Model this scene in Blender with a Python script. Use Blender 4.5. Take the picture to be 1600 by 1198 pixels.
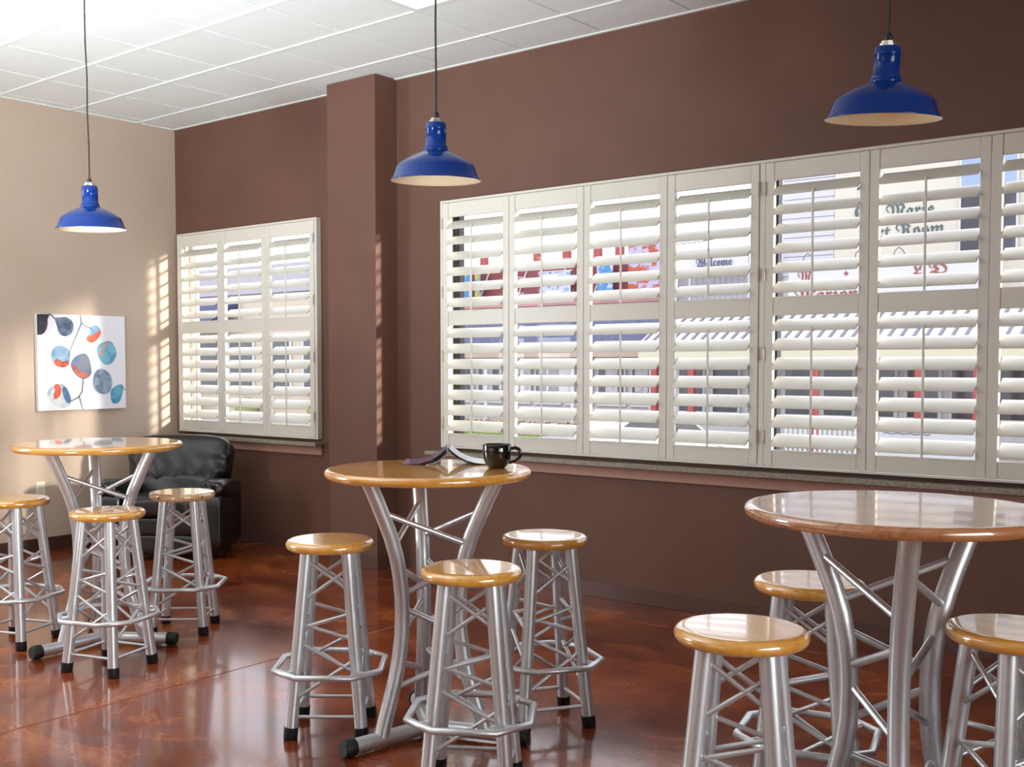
import bpy, math, random
from mathutils import Vector, Matrix
random.seed(7)
for o in list(bpy.data.objects):
    bpy.data.objects.remove(o, do_unlink=True)
S = bpy.context.scene
COL = S.collection
R = math.radians

# ------------------------------------------------------------------ camera
H = 3.505                                   # ceiling height
FPX, YAW, PITCH, ROLL = 1704.157, 0.68763, -0.04474, -0.002
CAM = Vector((8.10197, -5.76938, H - 2.02689))
cam_d = bpy.data.cameras.new('camera')
cam_d.sensor_width = 36.0
cam_d.lens = FPX / 1600 * 36.0
cam_d.shift_x = (800 - 739.77) / 1600
cam_d.shift_y = (643.22 - 599) / 1600
cam_d.clip_start, cam_d.clip_end = 0.05, 400
cam = bpy.data.objects.new('camera', cam_d)
COL.objects.link(cam)
fw = Vector((-math.sin(YAW) * math.cos(PITCH), math.cos(YAW) * math.cos(PITCH), math.sin(PITCH)))
rt = Vector((math.cos(YAW), math.sin(YAW), 0))
up = rt.cross(fw)
rt2 = math.cos(ROLL) * rt + math.sin(ROLL) * up
up2 = -math.sin(ROLL) * rt + math.cos(ROLL) * up
M4 = Matrix.Identity(4)
for i in range(3):
    M4[i][0], M4[i][1], M4[i][2], M4[i][3] = rt2[i], up2[i], -fw[i], CAM[i]
cam.matrix_world = M4
S.camera = cam

# ------------------------------------------------------------------ light
S.view_settings.view_transform = 'Standard'
S.view_settings.look = 'None'
S.view_settings.gamma = 1.0
S.view_settings.use_curve_mapping = False
S.view_settings.exposure = 0.0

W = bpy.data.worlds.new('sky')
S.world = W
W.use_nodes = True
bg = W.node_tree.nodes['Background']
bg.inputs[0].default_value = (0.90, 0.91, 1.0, 1)
bg.inputs[1].default_value = 3.3


def lamp(name, kind, loc, direction, energy, color, **kw):
    d = bpy.data.lights.new(name, kind)
    d.energy = energy
    d.color = color
    for k, v in kw.items():
        setattr(d, k, v)
    o = bpy.data.objects.new(name, d)
    COL.objects.link(o)
    o.location = loc
    o.rotation_euler = Vector(direction).to_track_quat('-Z', 'Y').to_euler()
    return o


lamp('sun', 'SUN', (20, 6, 6), (-1, -0.22, -0.125), 8.0, (1.0, 0.92, 0.80), angle=R(3.5))
# daylight coming in through the left wall's window outside the picture
lamp('daylight_side', 'AREA', (0.02, -5.2, 1.95), (1, 0, -0.06), 110, (0.93, 0.97, 1.0),
     shape='RECTANGLE', size=1.5, size_y=1.8)
# added upward fill out of view, standing in for a flash bounced off the ceiling
lamp('bounce_fill', 'AREA', (5.0, -7.0, 0.5), (-0.52, 0.92, 0.88), 146, (0.88, 0.98, 1.0),
     shape='DISK', size=1.2, spread=R(74))
lamp('fill_front', 'AREA', (4.3, -9.2, 1.85), (0, 1, 0), 26, (0.96, 0.97, 1.0),
     shape='RECTANGLE', size=5.0, size_y=1.9)  # added fill before the unseen wall behind the camera, no window there
lamp('fill_right', 'AREA', (11.48, -5.0, 1.85), (-1, 0, 0.02), 75, (0.97, 0.98, 1.0),
     shape='RECTANGLE', size=4.0, size_y=1.9, spread=R(80))  # added fill to brighten the tan wall; the right wall has no window

# ------------------------------------------------------------------ materials
MATS = {}


def lin(r, g, b):
    f = lambda c: (c / 255 / 12.92) if c / 255 <= 0.04045 else ((c / 255 + 0.055) / 1.055) ** 2.4
    return (f(r), f(g), f(b), 1)


def mat(name, col, rough=0.5, metal=0.0, coat=0.0, noise=None, bump=None, spec=0.5, coat_rough=0.06):
    """noise = (scale, colour2, stretch xyz, low, high); bump = (scale, strength, distance)"""
    if name in MATS:
        return MATS[name]
    m = bpy.data.materials.new(name)
    m.use_nodes = True
    nt = m.node_tree
    b = nt.nodes['Principled BSDF']
    b.inputs['Base Color'].default_value = col
    b.inputs['Roughness'].default_value = rough
    b.inputs['Metallic'].default_value = metal
    b.inputs['Coat Weight'].default_value = coat
    b.inputs['Coat Roughness'].default_value = coat_rough
    b.inputs['Specular IOR Level'].default_value = spec
    tc = nt.nodes.new('ShaderNodeTexCoord')
    if noise:
        sc, c2, st, lo, hi = noise
        mp = nt.nodes.new('ShaderNodeMapping')
        mp.inputs['Scale'].default_value = st
        n = nt.nodes.new('ShaderNodeTexNoise')
        n.inputs['Scale'].default_value = sc
        n.inputs['Detail'].default_value = 5
        rmp = nt.nodes.new('ShaderNodeMapRange')
        rmp.inputs['From Min'].default_value = lo
        rmp.inputs['From Max'].default_value = hi
        mx = nt.nodes.new('ShaderNodeMix')
        mx.data_type = 'RGBA'
        mx.inputs[6].default_value = col
        mx.inputs[7].default_value = c2
        nt.links.new(tc.outputs['Object'], mp.inputs[0])
        nt.links.new(mp.outputs[0], n.inputs['Vector'])
        nt.links.new(n.outputs[0], rmp.inputs[0])
        nt.links.new(rmp.outputs[0], mx.inputs[0])
        nt.links.new(mx.outputs[2], b.inputs['Base Color'])
    if bump:
        n = nt.nodes.new('ShaderNodeTexNoise')
        n.inputs['Scale'].default_value = bump[0]
        n.inputs['Detail'].default_value = 6
        bp = nt.nodes.new('ShaderNodeBump')
        bp.inputs['Strength'].default_value = bump[1]
        bp.inputs['Distance'].default_value = bump[2]
        nt.links.new(tc.outputs['Object'], n.inputs['Vector'])
        nt.links.new(n.outputs[0], bp.inputs['Height'])
        nt.links.new(bp.outputs[0], b.inputs['Normal'])
    MATS[name] = m
    return m


def emit_mat(name, col, strength):
    m = mat(name, col, 0.6)
    b = m.node_tree.nodes['Principled BSDF']
    b.inputs['Emission Color'].default_value = col
    b.inputs['Emission Strength'].default_value = strength
    return m


def wood_mat(name, c1, c2, c3, board=0.055):
    """strip-glued wood: boards of slightly different tone with long grain"""
    m = mat(name, c1, 0.28, coat=1.0, coat_rough=0.07)
    m.node_tree.nodes['Principled BSDF'].inputs['Coat IOR'].default_value = 1.9
    nt = m.node_tree
    b = nt.nodes['Principled BSDF']
    tc = nt.nodes.new('ShaderNodeTexCoord')
    sp = nt.nodes.new('ShaderNodeSeparateXYZ')
    dv = nt.nodes.new('ShaderNodeMath'); dv.operation = 'DIVIDE'; dv.inputs[1].default_value = board
    fl = nt.nodes.new('ShaderNodeMath'); fl.operation = 'FLOOR'
    wn = nt.nodes.new('ShaderNodeTexWhiteNoise'); wn.noise_dimensions = '1D'
    mp = nt.nodes.new('ShaderNodeMapping'); mp.inputs['Scale'].default_value = (3, 60, 30)
    n = nt.nodes.new('ShaderNodeTexNoise'); n.inputs['Scale'].default_value = 1.0; n.inputs['Detail'].default_value = 6
    n.inputs['Distortion'].default_value = 0.6
    m1 = nt.nodes.new('ShaderNodeMix'); m1.data_type = 'RGBA'
    m1.inputs[6].default_value = c1; m1.inputs[7].default_value = c2
    rm = nt.nodes.new('ShaderNodeMapRange'); rm.inputs[1].default_value = 0.48; rm.inputs[2].default_value = 0.75
    rm.inputs[4].default_value = 0.75
    m2 = nt.nodes.new('ShaderNodeMix'); m2.data_type = 'RGBA'; m2.inputs[7].default_value = c3
    L = nt.links.new
    L(tc.outputs['Object'], sp.inputs[0]); L(sp.outputs[1], dv.inputs[0]); L(dv.outputs[0], fl.inputs[0])
    L(fl.outputs[0], wn.inputs['W']); L(wn.outputs[0], m1.inputs[0])
    L(tc.outputs['Object'], mp.inputs[0]); L(mp.outputs[0], n.inputs['Vector']); L(n.outputs[0], rm.inputs[0])
    L(rm.outputs[0], m2.inputs[0]); L(m1.outputs[2], m2.inputs[6]); L(m2.outputs[2], b.inputs['Base Color'])
    return m


BROWN = mat('brown_wall_paint', lin(110, 76, 63), 0.62, noise=(3, lin(105, 72, 59), (1, 1, 1), 0.35, 0.65), bump=(220, 0.05, 0.002))
TAN = mat('tan_wall_paint', lin(198, 178, 160), 0.65, noise=(2, lin(194, 173, 154), (1, 1, 1), 0.35, 0.65), bump=(220, 0.05, 0.002))
TILEM = mat('ceiling_tile_white', lin(238, 243, 243), 0.9, noise=(160, lin(226, 231, 231), (1, 1, 1), 0.55, 0.7), bump=(180, 0.25, 0.003))
GRIDM = mat('ceiling_grid_white', lin(236, 240, 240), 0.45)
BASEM = mat('dark_brown_base', lin(78, 48, 42), 0.4)
WHITE = mat('shutter_white', lin(226, 223, 213), 0.32, spec=0.5)
STONE = mat('sill_stone', lin(160, 152, 138), 0.35, noise=(90, lin(128, 120, 108), (1, 1, 1), 0.4, 0.62))
APRON = mat('apron_paint', lin(190, 148, 132), 0.5)
HINGEM = mat('hinge_metal', lin(205, 198, 184), 0.35, metal=0.3)
BRONZE = mat('bronze_frame', lin(30, 32, 36), 0.35, metal=0.4)
JAMB = mat('jamb_cream', lin(225, 218, 205), 0.5)
ALU = mat('brushed_aluminium', (0.70, 0.72, 0.74, 1), 0.36, metal=0.7, noise=(40, (0.63, 0.65, 0.67, 1), (1, 1, 0.1), 0.35, 0.7))
RUBBER = mat('black_rubber', lin(12, 12, 13), 0.55)
WOOD = wood_mat('golden_wood', lin(230, 168, 74), lin(216, 150, 60), lin(190, 120, 44))
WOOD2 = wood_mat('honey_wood', lin(224, 166, 80), lin(212, 150, 64), lin(188, 122, 48))
WOODL = wood_mat('pale_pine_wood', lin(232, 190, 138), lin(224, 178, 122), lin(188, 132, 86))
WOODD = wood_mat('reddish_pine_wood', lin(190, 130, 84), lin(176, 116, 72), lin(128, 76, 44), 0.09)
BLUE = mat('blue_enamel', lin(4, 48, 122), 0.14, spec=0.3)
CREAM = mat('cream_enamel', lin(244, 232, 205), 0.4)
CHROME = mat('socket_metal', (0.75, 0.74, 0.7, 1), 0.25, metal=0.9)
BLACKP = mat('black_plastic', lin(20, 20, 20), 0.4)
CORDM = mat('black_cord', lin(26, 26, 26), 0.6)
LEATHER = mat('black_leather', lin(14, 15, 19), 0.34, noise=(14, lin(9, 10, 13), (1, 1, 1), 0.35, 0.65), bump=(60, 0.25, 0.004), spec=0.7)
CERAM = mat('black_ceramic', lin(12, 12, 13), 0.08, coat=0.6)
COFFEE = mat('coffee', lin(38, 22, 14), 0.1)
CANVAS = mat('canvas_white', lin(238, 238, 244), 0.7, bump=(500, 0.1, 0.001))
OUTLETM = mat('outlet_ivory', lin(226, 220, 200), 0.4)
SLOT = mat('outlet_slot', lin(40, 38, 36), 0.5)
PAGE = mat('magazine_page', lin(226, 230, 236), 0.3, noise=(60, lin(170, 190, 212), (1, 3, 1), 0.5, 0.62))
COVER = mat('magazine_cover', lin(104, 98, 120), 0.25, noise=(26, lin(196, 70, 104), (1, 1, 1), 0.56, 0.62))
DARKPAGE = mat('magazine_photo', lin(60, 48, 46), 0.3, noise=(40, lin(190, 140, 110), (1, 1, 1), 0.5, 0.7))
LENS = emit_mat('troffer_lens', (0.95, 0.92, 0.87, 1), 0.6)


def floor_mat():
    m = mat('stained_concrete', lin(122, 66, 44), 0.2, coat=0.62, coat_rough=0.09, spec=0.2)
    m.node_tree.nodes['Principled BSDF'].inputs['Coat IOR'].default_value = 1.48
    nt = m.node_tree
    b = nt.nodes['Principled BSDF']
    tc = nt.nodes.new('ShaderNodeTexCoord')
    n1 = nt.nodes.new('ShaderNodeTexNoise'); n1.inputs['Scale'].default_value = 1.4; n1.inputs['Detail'].default_value = 9
    n1.inputs['Roughness'].default_value = 0.62; n1.inputs['Distortion'].default_value = 1.2
    cr = nt.nodes.new('ShaderNodeValToRGB')
    e = cr.color_ramp.elements
    e[0].position, e[0].color = 0.30, lin(74, 30, 16)
    e[1].position, e[1].color = 0.74, lin(186, 104, 50)
    k = e.new(0.45); k.color = lin(116, 50, 24)
    k = e.new(0.58); k.color = lin(150, 72, 32)
    n2 = nt.nodes.new('ShaderNodeTexNoise'); n2.inputs['Scale'].default_value = 45; n2.inputs['Detail'].default_value = 4
    mx = nt.nodes.new('ShaderNodeMix'); mx.data_type = 'RGBA'; mx.blend_type = 'MULTIPLY'; mx.inputs[0].default_value = 0.45
    rr = nt.nodes.new('ShaderNodeMapRange'); rr.inputs[1].default_value = 0.3; rr.inputs[2].default_value = 0.7
    rr.inputs[3].default_value = 0.5; rr.inputs[4].default_value = 1.1
    r2 = nt.nodes.new('ShaderNodeMapRange'); r2.inputs[1].default_value = 0.3; r2.inputs[2].default_value = 0.7
    r2.inputs[3].default_value = 0.16; r2.inputs[4].default_value = 0.30
    L = nt.links.new
    L(tc.outputs['Object'], n1.inputs['Vector']); L(tc.outputs['Object'], n2.inputs['Vector'])
    L(n1.outputs[0], cr.inputs[0]); L(cr.outputs[0], mx.inputs[6]); L(n2.outputs[0], rr.inputs[0])
    L(rr.outputs[0], mx.inputs[7]); L(mx.outputs[2], b.inputs['Base Color'])
    L(n1.outputs[0], r2.inputs[0]); L(r2.outputs[0], b.inputs['Roughness'])
    return m


FLOORM = floor_mat()


def glass_mat():
    m = bpy.data.materials.new('window_glass')
    m.use_nodes = True
    nt = m.node_tree
    nt.nodes.remove(nt.nodes['Principled BSDF'])
    tr = nt.nodes.new('ShaderNodeBsdfTransparent'); tr.inputs[0].default_value = (0.96, 0.97, 0.98, 1)
    gl = nt.nodes.new('ShaderNodeBsdfGlossy'); gl.inputs['Roughness'].default_value = 0.02
    mx = nt.nodes.new('ShaderNodeMixShader'); mx.inputs[0].default_value = 0.012
    nt.links.new(tr.outputs[0], mx.inputs[1]); nt.links.new(gl.outputs[0], mx.inputs[2])
    nt.links.new(mx.outputs[0], nt.nodes['Material Output'].inputs[0])
    return m


GLASS = glass_mat()


# ------------------------------------------------------------------ mesh helpers
class MB:
    def __init__(self):
        self.v, self.f, self.sm = [], [], []

    def add(self, vs, fs, smooth=False):
        o = len(self.v)
        self.v += [tuple(p) for p in vs]
        self.f += [tuple(i + o for i in q) for q in fs]
        self.sm += [smooth] * len(fs)
        return self

    def box(self, x0, x1, y0, y1, z0, z1):
        vs = [(x, y, z) for z in (z0, z1) for y in (y0, y1) for x in (x0, x1)]
        return self.add(vs, [(0, 2, 3, 1), (4, 5, 7, 6), (0, 1, 5, 4), (2, 6, 7, 3), (0, 4, 6, 2), (1, 3, 7, 5)])

    def cbox(self, x0, x1, y0, y1, z0, z1, c):
        """box with chamfered edges"""
        cx, cy, cz = (x0 + x1) / 2, (y0 + y1) / 2, (z0 + z1) / 2
        hx, hy, hz = abs(x1 - x0) / 2, abs(y1 - y0) / 2, abs(z1 - z0) / 2
        c = min(c, hx * .45, hy * .45, hz * .45)
        vs, idx = [], {}
        for sx in (-1, 1):
            for sy in (-1, 1):
                for sz in (-1, 1):
                    for k in range(3):
                        h = [hx - c, hy - c, hz - c]
                        h[k] += c
                        idx[(sx, sy, sz, k)] = len(vs)
                        vs.append((cx + sx * h[0], cy + sy * h[1], cz + sz * h[2]))
        fs = []
        I = idx
        for s in (-1, 1):
            fs.append([I[(s, -1, -1, 0)], I[(s, 1, -1, 0)], I[(s, 1, 1, 0)], I[(s, -1, 1, 0)]])
            fs.append([I[(-1, s, -1, 1)], I[(1, s, -1, 1)], I[(1, s, 1, 1)], I[(-1, s, 1, 1)]])
            fs.append([I[(-1, -1, s, 2)], I[(1, -1, s, 2)], I[(1, 1, s, 2)], I[(-1, 1, s, 2)]])
        for a in (-1, 1):
            for b in (-1, 1):
                fs.append([I[(a, b, -1, 0)], I[(a, b, 1, 0)], I[(a, b, 1, 1)], I[(a, b, -1, 1)]])
                fs.append([I[(a, -1, b, 0)], I[(a, 1, b, 0)], I[(a, 1, b, 2)], I[(a, -1, b, 2)]])
                fs.append([I[(-1, a, b, 1)], I[(1, a, b, 1)], I[(1, a, b, 2)], I[(-1, a, b, 2)]])
                for d in (-1, 1):
                    fs.append([I[(a, b, d, 0)], I[(a, b, d, 1)], I[(a, b, d, 2)]])
        C = Vector((cx, cy, cz))
        out = []
        for q in fs:
            P = [Vector(vs[i]) for i in q]
            n = (P[1] - P[0]).cross(P[2] - P[0])
            ctr = sum(P, Vector()) / len(P)
            out.append(q if n.dot(ctr - C) > 0 else q[::-1])
        return self.add(vs, out)

    def tube(self, pts, rad, n=12, closed=False, caps=True):
        pts = [Vector(p) for p in pts]
        N = len(pts)
        rads = rad if isinstance(rad, (list, tuple)) else [rad] * N
        vs = []
        prev = None
        for i, p in enumerate(pts):
            if closed:
                t0 = (p - pts[i - 1]).normalized(); t1 = (pts[(i + 1) % N] - p).normalized()
            else:
                t0 = (p - pts[max(i - 1, 0)]); t1 = (pts[min(i + 1, N - 1)] - p)
                t0 = t0.normalized() if t0.length > 1e-9 else t1.normalized()
                t1 = t1.normalized() if t1.length > 1e-9 else t0
            t = (t0 + t1).normalized()
            k = 1 / max(0.5, t.dot(t1))
            ref = prev if prev is not None else (Vector((0, 0, 1)) if abs(t.z) < 0.9 else Vector((1, 0, 0)))
            a = (ref - t * ref.dot(t)).normalized()
            b = t.cross(a)
            prev = a
            bis = (t1 - t0)
            for j in range(n):
                q = 2 * math.pi * j / n
                d = a * math.cos(q) + b * math.sin(q)
                if bis.length > 1e-4:
                    bn = bis.normalized()
                    d = d + bn * (d.dot(bn) * (k - 1))
                vs.append(p + d * rads[i])
        fs = []
        for i in range(N if closed else N - 1):
            for j in range(n):
                a0, a1 = i * n + j, i * n + (j + 1) % n
                b0, b1 = ((i + 1) % N) * n + j, ((i + 1) % N) * n + (j + 1) % n
                fs.append((a0, a1, b1, b0))
        self.add(vs, fs, True)
        if caps and not closed:
            self.add(vs[:n], [tuple(range(n))[::-1]])
            self.add(vs[-n:], [tuple(range(n))])
        return self

    def lathe(self, prof, n=40, c=(0, 0), smooth=True, close=True):
        vs, fs = [], []
        for r, z in prof:
            for j in range(n):
                a = 2 * math.pi * j / n
                vs.append((c[0] + r * math.cos(a), c[1] + r * math.sin(a), z))
        for i in range(len(prof) - 1):
            for j in range(n):
                k = (j + 1) % n
                fs.append((i * n + j, i * n + k, (i + 1) * n + k, (i + 1) * n + j))
        self.add(vs, fs, smooth)
        if close:
            self.add(vs[:n], [tuple(range(n))[::-1]])
            self.add(vs[-n:], [tuple(range(n))])
        return self

    def prism(self, poly, lo, hi, axes):
        """polygon extruded; axes(u, v, w) -> xyz"""
        n = len(poly)
        vs = [axes(u, v, lo) for u, v in poly] + [axes(u, v, hi) for u, v in poly]
        fs = [tuple(range(n))[::-1], tuple(range(n, 2 * n))]
        fs += [(i, (i + 1) % n, n + (i + 1) % n, n + i) for i in range(n)]
        return self.add(vs, fs)

    def puff(self, c, s, e=4.0, n=10, rot=None, fn=None):
        """puffy rounded box (superellipsoid-like) of full size s around c"""
        vs, fs, key = [], [], {}

        def vid(p):
            k = tuple(round(x, 6) for x in p)
            if k not in key:
                key[k] = len(vs)
                q = [abs(x) ** e for x in p]
                m = max(sum(q) ** (1 / e), 1e-9)
                mx = max(abs(x) for x in p)
                P = Vector([p[i] / m * mx for i in range(3)])
                if fn:
                    P = fn(P)
                P = Vector((P.x * s[0] / 2, P.y * s[1] / 2, P.z * s[2] / 2))
                if rot:
                    P = rot @ P
                vs.append(P + Vector(c))
            return key[k]
        for ax in range(3):
            for sg in (-1, 1):
                for i in range(n):
                    for j in range(n):
                        q = []
                        for di, dj in ((0, 0), (1, 0), (1, 1), (0, 1)):
                            a, b = -1 + 2 * (i + di) / n, -1 + 2 * (j + dj) / n
                            p = [0, 0, 0]
                            p[ax], p[(ax + 1) % 3], p[(ax + 2) % 3] = sg, a, b
                            q.append(vid(p))
                        fs.append(q if sg > 0 else q[::-1])
        return self.add(vs, fs, True)

    def mesh(self, name):
        me = bpy.data.meshes.new(name)
        me.from_pydata(self.v, [], self.f)
        me.polygons.foreach_set('use_smooth', self.sm)
        me.update()
        return me

    def build(self, name, m, parent=None, loc=None):
        me = self.mesh(name)
        me.materials.append(m)
        return link(name, me, parent, loc)


def link(name, me, parent=None, loc=None, rot=None):
    o = bpy.data.objects.new(name, me)
    COL.objects.link(o)
    if parent is not None:
        o.parent = parent
    if loc is not None:
        o.location = loc
    if rot is not None:
        o.rotation_euler = rot
    return o


def tag(o, label=None, cat=None, group=None, kind=None):
    if label: o['label'] = label
    if cat: o['category'] = cat
    if group: o['group'] = group
    if kind: o['kind'] = kind
    return o


def thing(name, loc, label, cat, group=None, rz=0.0):
    o = bpy.data.objects.new(name, None)
    o.empty_display_size = 0.1
    COL.objects.link(o)
    o.location = loc
    o.rotation_euler = (0, 0, rz)
    return tag(o, label, cat, group)


def struct(o):
    o['kind'] = 'structure'
    return o


def copy_tree(o, parent=None):
    c = o.copy()
    COL.objects.link(c)
    c.parent = parent
    for ch in list(o.children):
        copy_tree(ch, c)
    return c


# ------------------------------------------------------------------ room shell
RX, RY = 11.5, -9.3          # far right wall, wall behind the camera
WT = 0.25
WB = 0.13                    # thickness of the window wall
ZF, ZT = 0.905, 2.575        # shutter openings
W1 = (3.135, 7.80)           # big window opening (x)
W2 = (0.115, 1.812)          # corner window opening (x)

f = MB().box(-WT, RX + WT, RY - WT, 0, -0.2, -0.03).build('floor', FLOORM)
struct(f)
# saw-cut concrete slabs with narrow open joints
xs = [0.0, 3.905, 7.95, RX]
ys = [RY, -5.6, -0.413, 0.0]
for i in range(3):
    for j in range(3):
        g = 0.003
        MB().cbox(xs[i] + (g if i else 0), xs[i + 1] - (g if i < 2 else 0),
                  ys[j] + (g if j else 0), ys[j + 1] - (g if j < 2 else 0), -0.05, 0.0, 0.002).build('floor_slab', FLOORM, f)

b = MB()
zz = [(0, ZF), (ZT, H + 0.3)]
for a0, a1 in ((-WT, RX + WT),):
    b.box(a0, a1, 0, WB, -0.3, ZF)
    b.box(a0, a1, 0, WB, ZT, H + 0.3)
b.box(-WT, W2[0], 0, WB, ZF, ZT)
b.box(W2[1], W1[0], 0, WB, ZF, ZT)
b.box(W1[1], RX + WT, 0, WB, ZF, ZT)
wall_back = struct(b.build('wall_back', BROWN))
# pillar in the window wall
struct(MB().box(2.166, 2.655, -0.222, 0.0, 0, H).build('wall_pillar', BROWN))

b = MB()
LW = (-6.0, -4.4, 1.0, 2.9)   # window in the left wall, out of the picture
b.box(-WT, 0, LW[1], 0, 0, H + .3).box(-WT, 0, RY - WT, LW[0], 0, H + .3)
b.box(-WT, 0, LW[0], LW[1], 0, LW[2]).box(-WT, 0, LW[0], LW[1], LW[3], H + .3)
struct(b.build('wall_left', TAN))
struct(MB().box(-WT, RX + WT, RY - WT, RY, 0, H + .3).build('wall_front', TAN))
struct(MB().box(RX, RX + WT, RY, 0, 0, H + .3).build('wall_right', TAN))

# baseboards
bb = MB()
bb.cbox(0.0, 2.166, -0.008, 0, 0, 0.1, 0.002)
bb.cbox(2.158, 2.663, -0.230, -0.222, 0, 0.1, 0.002)
bb.cbox(2.655, 2.663, -0.222, 0, 0, 0.1, 0.002)
bb.cbox(2.663, RX, -0.008, 0, 0, 0.1, 0.002)
struct(bb.build('baseboard_back', mat('brown_rubber_base', lin(98, 68, 62), 0.38)))
struct(MB().cbox(0, 0.008, RY, -0.008, 0, 0.1, 0.002).build('baseboard_left', BASEM))

# ------------------------------------------------------------------ ceiling
ceil = struct(MB().box(-WT, RX + WT, RY - WT, 0, H + 0.06, H + 0.3).build('ceiling', TILEM))
T = 0.6096
GX, GY, GR = 0.14058, 0.23482, -0.01292
cg, sg = math.cos(GR), math.sin(GR)


def g2w(u, v):
    return (cg * u - sg * v, sg * u + cg * v)


def clip_poly(poly):
    for ax, s, lim in ((0, 1, 0.0), (0, -1, -RX), (1, 1, RY), (1, -1, 0.0)):
        out = []
        for i in range(len(poly)):
            a, c = poly[i - 1], poly[i]
            da, dc = s * a[ax] - lim, s * c[ax] - lim
            if (da >= 0) != (dc >= 0):
                t = da / (da - dc)
                out.append((a[0] + t * (c[0] - a[0]), a[1] + t * (c[1] - a[1])))
            if dc >= 0:
                out.append(c)
        poly = out
        if not poly:
            return poly
    return poly


TROFF = {(6, 2), (6, 3)}
tile_me = None
hb = T / 2 - 0.006
for i in range(-1, 20):
    for j in range(0, 17):
        if (i, j) in TROFF:
            continue
        u0, v0 = GX + i * T + T / 2, GY - j * T - T / 2
        quad = [g2w(u0 + a * hb, v0 + c * hb) for a, c in ((-1, -1), (1, -1), (1, 1), (-1, 1))]
        cp = clip_poly(quad)
        if len(cp) < 3:
            continue
        inside = all(0 < x < RX and RY < y < 0 for x, y in quad)
        if inside:
            if tile_me is None:
                tile_me = MB().cbox(-hb, hb, -hb, hb, 0.004, 0.024, 0.004).mesh('ceiling_tile')
                tile_me.materials.append(TILEM)
            cx, cy = g2w(u0, v0)
            link('ceiling_tile', tile_me, ceil, (cx, cy, H), (0, 0, GR))
        else:
            area = abs(sum(cp[k - 1][0] * cp[k][1] - cp[k][0] * cp[k - 1][1] for k in range(len(cp)))) / 2
            if area < 0.004:
                continue
            MB().prism(cp, H + 0.004, H + 0.024, lambda u, v, w: (u, v, w)).build('ceiling_tile', TILEM, ceil)


def runner(p, q, wd, dz=0.0):
    """exposed grid bar, clipped to the room"""
    d = Vector((q[0] - p[0], q[1] - p[1])).normalized()
    n = Vector((-d.y, d.x)) * wd / 2
    poly = clip_poly([(p[0] - n.x, p[1] - n.y), (q[0] - n.x, q[1] - n.y), (q[0] + n.x, q[1] + n.y), (p[0] + n.x, p[1] + n.y)])
    if len(poly) >= 3:
        MB().prism(poly, H - 0.003 + dz, H + 0.012 + dz, lambda u, v, w: (u, v, w)).build('grid_bar', GRIDM, ceil)


for i in range(0, 19):
    runner(g2w(GX + i * T, 1), g2w(GX + i * T, -11), 0.016, 0.020)
for j in range(1, 17):
    runner(g2w(-1, GY - j * T), g2w(13, GY - j * T), 0.024)
for (p, q) in (((0.011, RY), (0.011, 0)), ((0, -0.011), (RX, -0.011))):
    runner(p, q, 0.022)
    
for (i, j) in ((6, 2),):
    cx, cy = g2w(GX + i * T + T / 2, GY - (j + 1) * T)
    lab = 'recessed white ceiling light cut by the top edge above the middle blue pendant'
    t = thing('ceiling_light', (cx, cy, H), lab, 'ceiling light', None, GR)
    fr = MB()
    a, c = T / 2 - 0.008, T - 0.008
    fr.cbox(-a, -a + .035, -c, c, -0.006, 0.03, .003).cbox(a - .035, a, -c, c, -0.006, 0.03, .003)
    fr.cbox(-a + .035, a - .035, -c, -c + .035, -0.006, 0.03, .003).cbox(-a + .035, a - .035, c - .035, c, -0.006, 0.03, .003)
    fr.build('frame', GRIDM, t)
    MB().cbox(-a + .035, a - .035, -c + .035, c - .035, 0.004, 0.02, .004).build('lens', LENS, t)

# ------------------------------------------------------------------ windows, sills, shutters
def window(name, x0, x1, units, fm, glass_y=0.075):
    """opening lined with jambs, fixed glazing frame and panes"""
    w = struct(MB().box(x0, x1, 0.0, 0.13, ZF - 0.0, ZF + 0.012).box(x0, x1, 0.0, 0.13, ZT - 0.012, ZT)
               .box(x0, x0 + 0.012, 0, 0.13, ZF, ZT).box(x1 - 0.012, x1, 0, 0.13, ZF, ZT).build(name, JAMB))
    fw_ = 0.055
    for (a, c) in units:
        for q in ((a, a + fw_, ZF + .012, ZT - .012), (c - fw_, c, ZF + .012, ZT - .012),
                  (a + fw_, c - fw_, ZF + .012, ZF + .05), (a + fw_, c - fw_, ZT - .05, ZT - .012)):
            MB().cbox(q[0], q[1], glass_y - .03, glass_y + .03, q[2], q[3], .004).build('window_frame', fm, w)
        MB().box(a + fw_ - .004, c - fw_ + .004, glass_y - .003, glass_y + .003, ZF + .046, ZT - .046).build('pane', GLASS, w)
    return w


window('window_1', W1[0], W1[1], [(3.147, 5.475), (5.475, 7.788)], BRONZE)
window('window_2', W2[0], W2[1], [(0.127, 1.80)], JAMB)


def shutter_frame(name, x0, x1, zt, zb, posts):
    """painted frame standing on the wall round the shutter panels"""
    m = MB()
    d = -0.05
    m.cbox(x0, x0 + 0.024, d, 0.0, zb, zt, .003).cbox(x1 - 0.024, x1, d, 0, zb, zt, .003)
    m.cbox(x0 + .024, x1 - .024, d, 0, zt - 0.017, zt, .003).cbox(x0 + .024, x1 - .024, d, 0, zb, zb + 0.012, .003)
    for a, c in posts:
        m.cbox(a, c, d, 0, zb + .012, zt - .017, .003)
    return struct(m.build(name, WHITE))


shutter_frame('trim_1', 3.108, 7.83, 2.594, 0.891, [(5.463, 5.497)])
shutter_frame('trim_2', 0.078, 1.852, 2.594, 0.891, [])


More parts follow.
